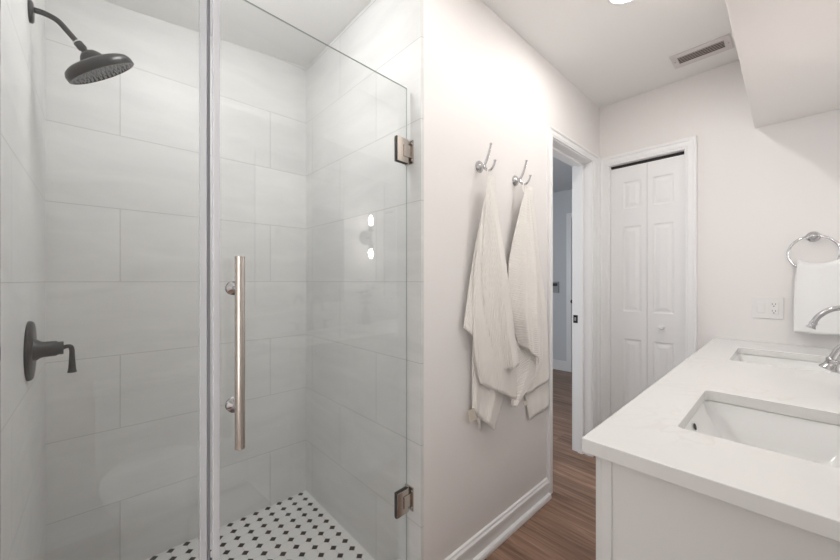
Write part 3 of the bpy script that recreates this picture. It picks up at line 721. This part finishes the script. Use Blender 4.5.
make_faucet(1.165, 'chrome gooseneck faucet of the sink nearest the end of the vanity')
make_faucet(2.135, 'chrome gooseneck faucet in front of the white hand towel')

# ================================================================ mirrors, sconce, vase (seen mirrored in the glass door)
for (y0, y1, lab) in ((0.815, 1.472, 'frameless rectangular mirror over the sink at the vanity end'), (1.885, 2.545, 'frameless rectangular mirror over the sink by the towel ring')):
    t = thing('vanity_mirror', lab, 'mirror', (XR, (y0+y1)/2, 1.055), 0, 'mirrors over the vanity')
    hw = (y1-y0)/2
    boxes('backing', [(-0.012, -0.001, -hw, hw, 0, 0.96)], M['mirror_edge'], t, bevel=0.001)
    boxes('mirror_glass', [(-0.0155, -0.0125, -hw+0.002, hw-0.002, 0.002, 0.958)], M['mirror'], t)
t = thing('wall_sconce', 'two-bulb wall sconce between the mirrors, lit', 'lamp', (XR, 1.684, 1.555))
bm = bmesh.new(); lathe(bm, (-0.001, 0, 0), (-1, 0, 0), [(0, 0), (0, 0.058), (0.010, 0.058), (0.014, 0.052), (0.015, 0.014), (0.015, 0)], 40); obj('backplate', bm, M['black'], t)
bm = bmesh.new(); tube(bm, [(-0.012, 0, 0), (-0.08, 0, 0)], 0.010, 16); tube(bm, [(-0.075, 0, -0.055), (-0.075, 0, 0.055)], 0.008, 16); obj('arm', bm, M['black'], t)
for s in (-1, 1):
    bm = bmesh.new(); lathe(bm, (-0.075, 0, s*0.045), (0, 0, s), [(0, 0), (0, 0.016), (0.008, 0.026), (0.014, 0.027), (0.018, 0.020), (0.045, 0.018), (0.045, 0)], 28); so_ = obj('socket', bm, M['black'], t)
    bm = bmesh.new(); lathe(bm, (-0.075, 0, s*0.088), (0, 0, s), [(0, 0.009), (0.012, 0.010), (0.030, 0.0145), (0.048, 0.015), (0.066, 0.011), (0.080, 0.005), (0.083, 0)], 28); o = obj('bulb', bm, M['bulb'], so_); o['label'] = 'glowing bulb'
t = thing('flower_vase', 'small grey vase of leafy stems standing on a tray', 'vase', (0.178, 1.62, CT+0.0075))
bm = bmesh.new(); lathe(bm, (0, 0, 0), (0, 0, 1), [(0, 0), (0, 0.030), (0.01, 0.036), (0.045, 0.042), (0.08, 0.032), (0.10, 0.020), (0.115, 0.024), (0.112, 0.020), (0.098, 0.016), (0.03, 0.03), (0.02, 0)], 36); obj('vase_body', bm, M['vase'], t)
for k in range(7):
    a = 2*PI*k/7+0.4; rr = 0.035+0.025*random.random(); hgt = 0.22+0.13*random.random()
    P = smooth_path([(0, 0, 0.06), (0.25*rr*math.cos(a), 0.25*rr*math.sin(a), 0.15), (rr*math.cos(a), rr*math.sin(a), hgt)], 6)
    bm = bmesh.new(); tube(bm, P, 0.0015, 6); st = obj('stem', bm, M['leaf'], t)
    bm = bmesh.new()
    for q in (-1, -4, -7):
        for sd_ in (-1, 1):
            c = Vector(P[q]); dd = Vector((math.cos(a+sd_*1.1), math.sin(a+sd_*1.1), 0.35)).normalized(); uu, ww = frame_from(dd)
            ln = 0.042; prev = None
            for i in range(7):
                f = i/6; wd = 0.015*math.sin(PI*min(1, max(0.03, f)))+0.0004; m_ = c+dd*ln*f+ww*0.006*math.sin(PI*f)
                cur = [bm.verts.new(m_+uu*wd), bm.verts.new(m_-ww*0.001), bm.verts.new(m_-uu*wd)]
                if prev:
                    for z in (0, 1): bm.faces.new((prev[z], prev[z+1], cur[z+1], cur[z])).smooth = True
                prev = cur
    o = obj('leaves', bm, M['leaf'], st); s_ = o.modifiers.new('t', 'SOLIDIFY'); s_.thickness = 0.0008
bm = bmesh.new(); lathe(bm, (0.178, 1.62, CT+0.0005), (0, 0, 1), [(0, 0), (0, 0.048), (0.004, 0.056), (0.012, 0.060), (0.012, 0.057), (0.006, 0.052), (0.006, 0)], 44)
tag(obj('vase_tray', bm, M['vase']), 'round grey tray under the flower vase on the counter', 'tray')

# ================================================================ wall plate, towel ring, hand towel
t = thing('wall_plate', 'white two-gang wall plate with rocker switch and outlet', 'outlet', (-0.0835, YF, 1.066))
boxes('cover_plate', [(-0.0595, 0.0595, -0.006, -0.0005, -0.058, 0.058)], M['plastic'], t, bevel=0.002)
boxes('rocker_switch', [(-0.039, -0.010, -0.0105, -0.004, -0.027, 0.027)], M['plastic'], t, bevel=0.0015)
oo = boxes('outlet_face', [(0.008, 0.040, -0.009, -0.004, -0.034, 0.034)], M['plastic'], t, bevel=0.0015)
bm = bmesh.new()
for z in (-0.018, 0.018):
    box(bm, 0.0165, 0.0185, -0.0095, -0.0085, z-0.001, z+0.007); box(bm, 0.0285, 0.0305, -0.0095, -0.0085, z-0.001, z+0.007)
    lathe(bm, (0.0235, -0.0085, z-0.008), (0, -1, 0), [(0, 0.0026), (0.001, 0.0026), (0.001, 0)], 12)
obj('outlet_slots', bm, M['slot'], oo)

RY = YF-0.045; RC = (0.078, RY, 1.352)
t = thing('towel_ring', 'chrome towel ring on the far wall holding a white hand towel', 'towel ring', (RC[0], YF, 1.433))
bm = bmesh.new(); lathe(bm, (0, -0.001, 0), (0, -1, 0), [(0, 0), (0, 0.026), (0.004, 0.026), (0.008, 0.020), (0.014, 0.012), (0.040, 0.011), (0.050, 0.013), (0.055, 0.009), (0.056, 0)], 32); obj('wall_post', bm, M['chrome'], t)
bm = bmesh.new(); P = [Vector((0.086*math.sin(2*PI*k/64), -0.045, -0.085+0.086*math.cos(2*PI*k/64))) for k in range(65)]
tube(bm, P, 0.0052, 16, cap=False); bmesh.ops.remove_doubles(bm, verts=bm.verts, dist=0.0003); obj('ring', bm, M['chrome'], t)
# folded hand towel over the lower part of the ring
bm = bmesh.new(); rows = 60; cols = 40; vs = []
for i in range(rows):
    s = i/(rows-1); row = []
    for j in range(cols):
        c = j/(cols-1)*2-1
        if s < 0.46: z = 0.955+(1.285-0.955)*s/0.46; y = -0.060; k = s/0.46
        elif s > 0.54: z = 1.285-(1.285-0.965)*(s-0.54)/0.46; y = -0.030; k = 1-(s-0.54)/0.46
        else:
            a = (s-0.46)/0.08*PI; y = -0.045-0.015*math.cos(a); z = 1.285+0.012*math.sin(a); k = 1
        w = 0.083-0.014*k**3; sag = 0.022*k**4*(c*c)
        y += 0.004*math.sin(c*5+1)*(0.3+k)*(1 if y > -0.045 else -1)*0.6
        row.append(bm.verts.new((w*c*1.0, y, z+sag)))
    vs.append(row)
for a, b in zip(vs, vs[1:]):
    for j in range(cols-1): bm.faces.new((a[j], a[j+1], b[j+1], b[j])).smooth = True
bm.transform(Matrix.Translation((0, 0, -1.285)))
o = obj('hand_towel', bm, M['hand_towel'], loc=(RC[0]+0.016, YF, 1.281)); s_ = o.modifiers.new('t', 'SOLIDIFY'); s_.thickness = 0.008; s_.offset = 0
tag(o, 'folded white hand towel draped through the chrome towel ring', 'hand towel')

# ================================================================ ceiling: vent, downlight
t = thing('ceiling_vent', 'long narrow return vent with dark louvres near the soffit', 'vent', (-0.333, 2.396, ZC))
bm = bmesh.new(); W, D = 0.126, 0.076; w, d = 0.098, 0.038
box(bm, -W, -w, -D, D, -0.006, -0.0005); box(bm, w, W, -D, D, -0.006, -0.0005); box(bm, -w, w, -D, -d, -0.006, -0.0005); box(bm, -w, w, d, D, -0.006, -0.0005)
obj('frame', bm, M['grille'], t, bevel=0.0012)
boxes('duct_back', [(-w, w, -d, d, -0.0018, -0.0005)], M['duct'], t)
for k in range(5):
    bm = bmesh.new(); y = -d+0.006+k*0.0155; v = [bm.verts.new(p) for p in ((-w, y-0.002, -0.0058), (w, y-0.002, -0.0058), (w, y+0.007, -0.004), (-w, y+0.007, -0.004))]
    v2 = [bm.verts.new(q.co+Vector((0, 0.001, 0.0))) for q in v]; bm.faces.new(v); bm.faces.new(v2[::-1])
    for i in range(4): bm.faces.new((v[i], v2[i], v2[(i+1) % 4], v[(i+1) % 4]))
    obj('louvre', bm, M['blade'], t)
for x in (-0.113, 0.113):
    bm = bmesh.new(); lathe(bm, (x, 0, -0.0055), (0, 0, -1), [(0, 0.004), (0.0015, 0.0035), (0.002, 0)], 14); obj('screw', bm, M['chrome'], t)
def downlight(x, y, z, label, r=0.075):
    t = thing('recessed_downlight', label, 'ceiling light', (x, y, z), 0, 'round recessed ceiling lights')
    bm = bmesh.new(); lathe(bm, (0, 0, -0.0005), (0, 0, -1), [(0, 0), (0, r+0.012), (0.004, r+0.010), (0.005, r), (0.003, r-0.002), (0.003, 0)], 48); obj('trim_ring', bm, M['plastic'], t)
    bm = bmesh.new(); lathe(bm, (0, 0, -0.0036), (0, 0, -1), [(0, 0), (0, r-0.004), (0.0012, r-0.006), (0.0014, 0)], 48); o = obj('lens', bm, M['lens'], t); o['label'] = 'glowing lens'
downlight(-0.475, 1.655, ZC, 'round lit ceiling light nearest the closet, at the top of the picture', 0.068)
def added_dome(x, y, z, label, r=0.13):  # out-of-view lamp, added to lift the shower walls and ceiling
    t = thing('added_dome_light', label, 'ceiling light', (x, y, z), 0, 'added dome fill lights')
    bm = bmesh.new(); lathe(bm, (0, 0, -0.0005), (0, 0, -1), [(0, 0), (0, r+0.01), (0.012, r+0.01), (0.014, r), (0.014, 0)], 48); obj('base_ring', bm, M['plastic'], t)
    bm = bmesh.new(); lathe(bm, (0, 0, -0.0146), (0, 0, -1), [(0, 0), (0, r-0.004), (0.045, r-0.006), (0.085, r*0.74), (0.104, r*0.4), (0.110, 0)], 48); o = obj('diffuser', bm, M['dome'], t); o['label'] = 'glowing white diffuser of the added light'
added_dome(-1.19, 0.30, 2.365, 'unseen dome light added to brighten the shower stall')

downlight(-0.50, 0.84, ZC, 'unseen ceiling light in front of the shower door, added to brighten towels and shower', 0.055)  # extra downlight out of view, added for more light on the lower parts

# ================================================================ side room switch, toilet
t = thing('wall_thermostat', 'small grey wall control seen through the open doorway', 'thermostat', (-2.20, HALLY, 1.12))
boxes('housing', [(-0.05, 0.05, -0.022, -0.001, -0.07, 0.08)], M['rubber'], t, bevel=0.004)
boxes('display', [(-0.035, 0.035, -0.0235, -0.0215, 0.02, 0.06)], M['slot'], t)

t = thing('toilet', 'white toilet standing beside the vanity, seen only mirrored in the glass', 'toilet', (XR, 0.19, 0))
def oval(cx, rx0, rx1, ry, z, n=40):
    return [(cx+(rx0 if math.cos(a) < 0 else rx1)*math.cos(a), ry*math.sin(a), z) for a in [2*PI*k/n for k in range(n)]]
def loft(bm, loops):
    R_ = [[bm.verts.new(p) for p in l] for l in loops]
    for a, b in zip(R_, R_[1:]):
        for i in range(len(a)): bm.faces.new((a[i], a[(i+1) % len(a)], b[(i+1) % len(a)], b[i])).smooth = True
    bm.faces.new(R_[0][::-1]); bm.faces.new(R_[-1])
bm = bmesh.new(); loft(bm, [oval(-0.36, 0.17, 0.16, 0.12, 0), oval(-0.37, 0.16, 0.16, 0.105, 0.1), oval(-0.40, 0.20, 0.2, 0.13, 0.22), oval(-0.42, 0.25, 0.22, 0.175, 0.33), oval(-0.42, 0.26, 0.23, 0.185, 0.375)]); obj('bowl', bm, M['porcelain'], t)
bm = bmesh.new(); loft(bm, [oval(-0.42, 0.262, 0.21, 0.187, 0.377), oval(-0.42, 0.265, 0.21, 0.19, 0.385), oval(-0.42, 0.262, 0.21, 0.187, 0.410), oval(-0.42, 0.245, 0.2, 0.175, 0.418)]); obj('lid', bm, M['porcelain'], t)
boxes('tank', [(-0.19, -0.012, -0.20, 0.20, 0.36, 0.70)], M['porcelain'], t, bevel=0.02, seg=3)
boxes('tank_lid', [(-0.20, -0.006, -0.21, 0.21, 0.702, 0.735)], M['porcelain'], t, bevel=0.008, seg=3)
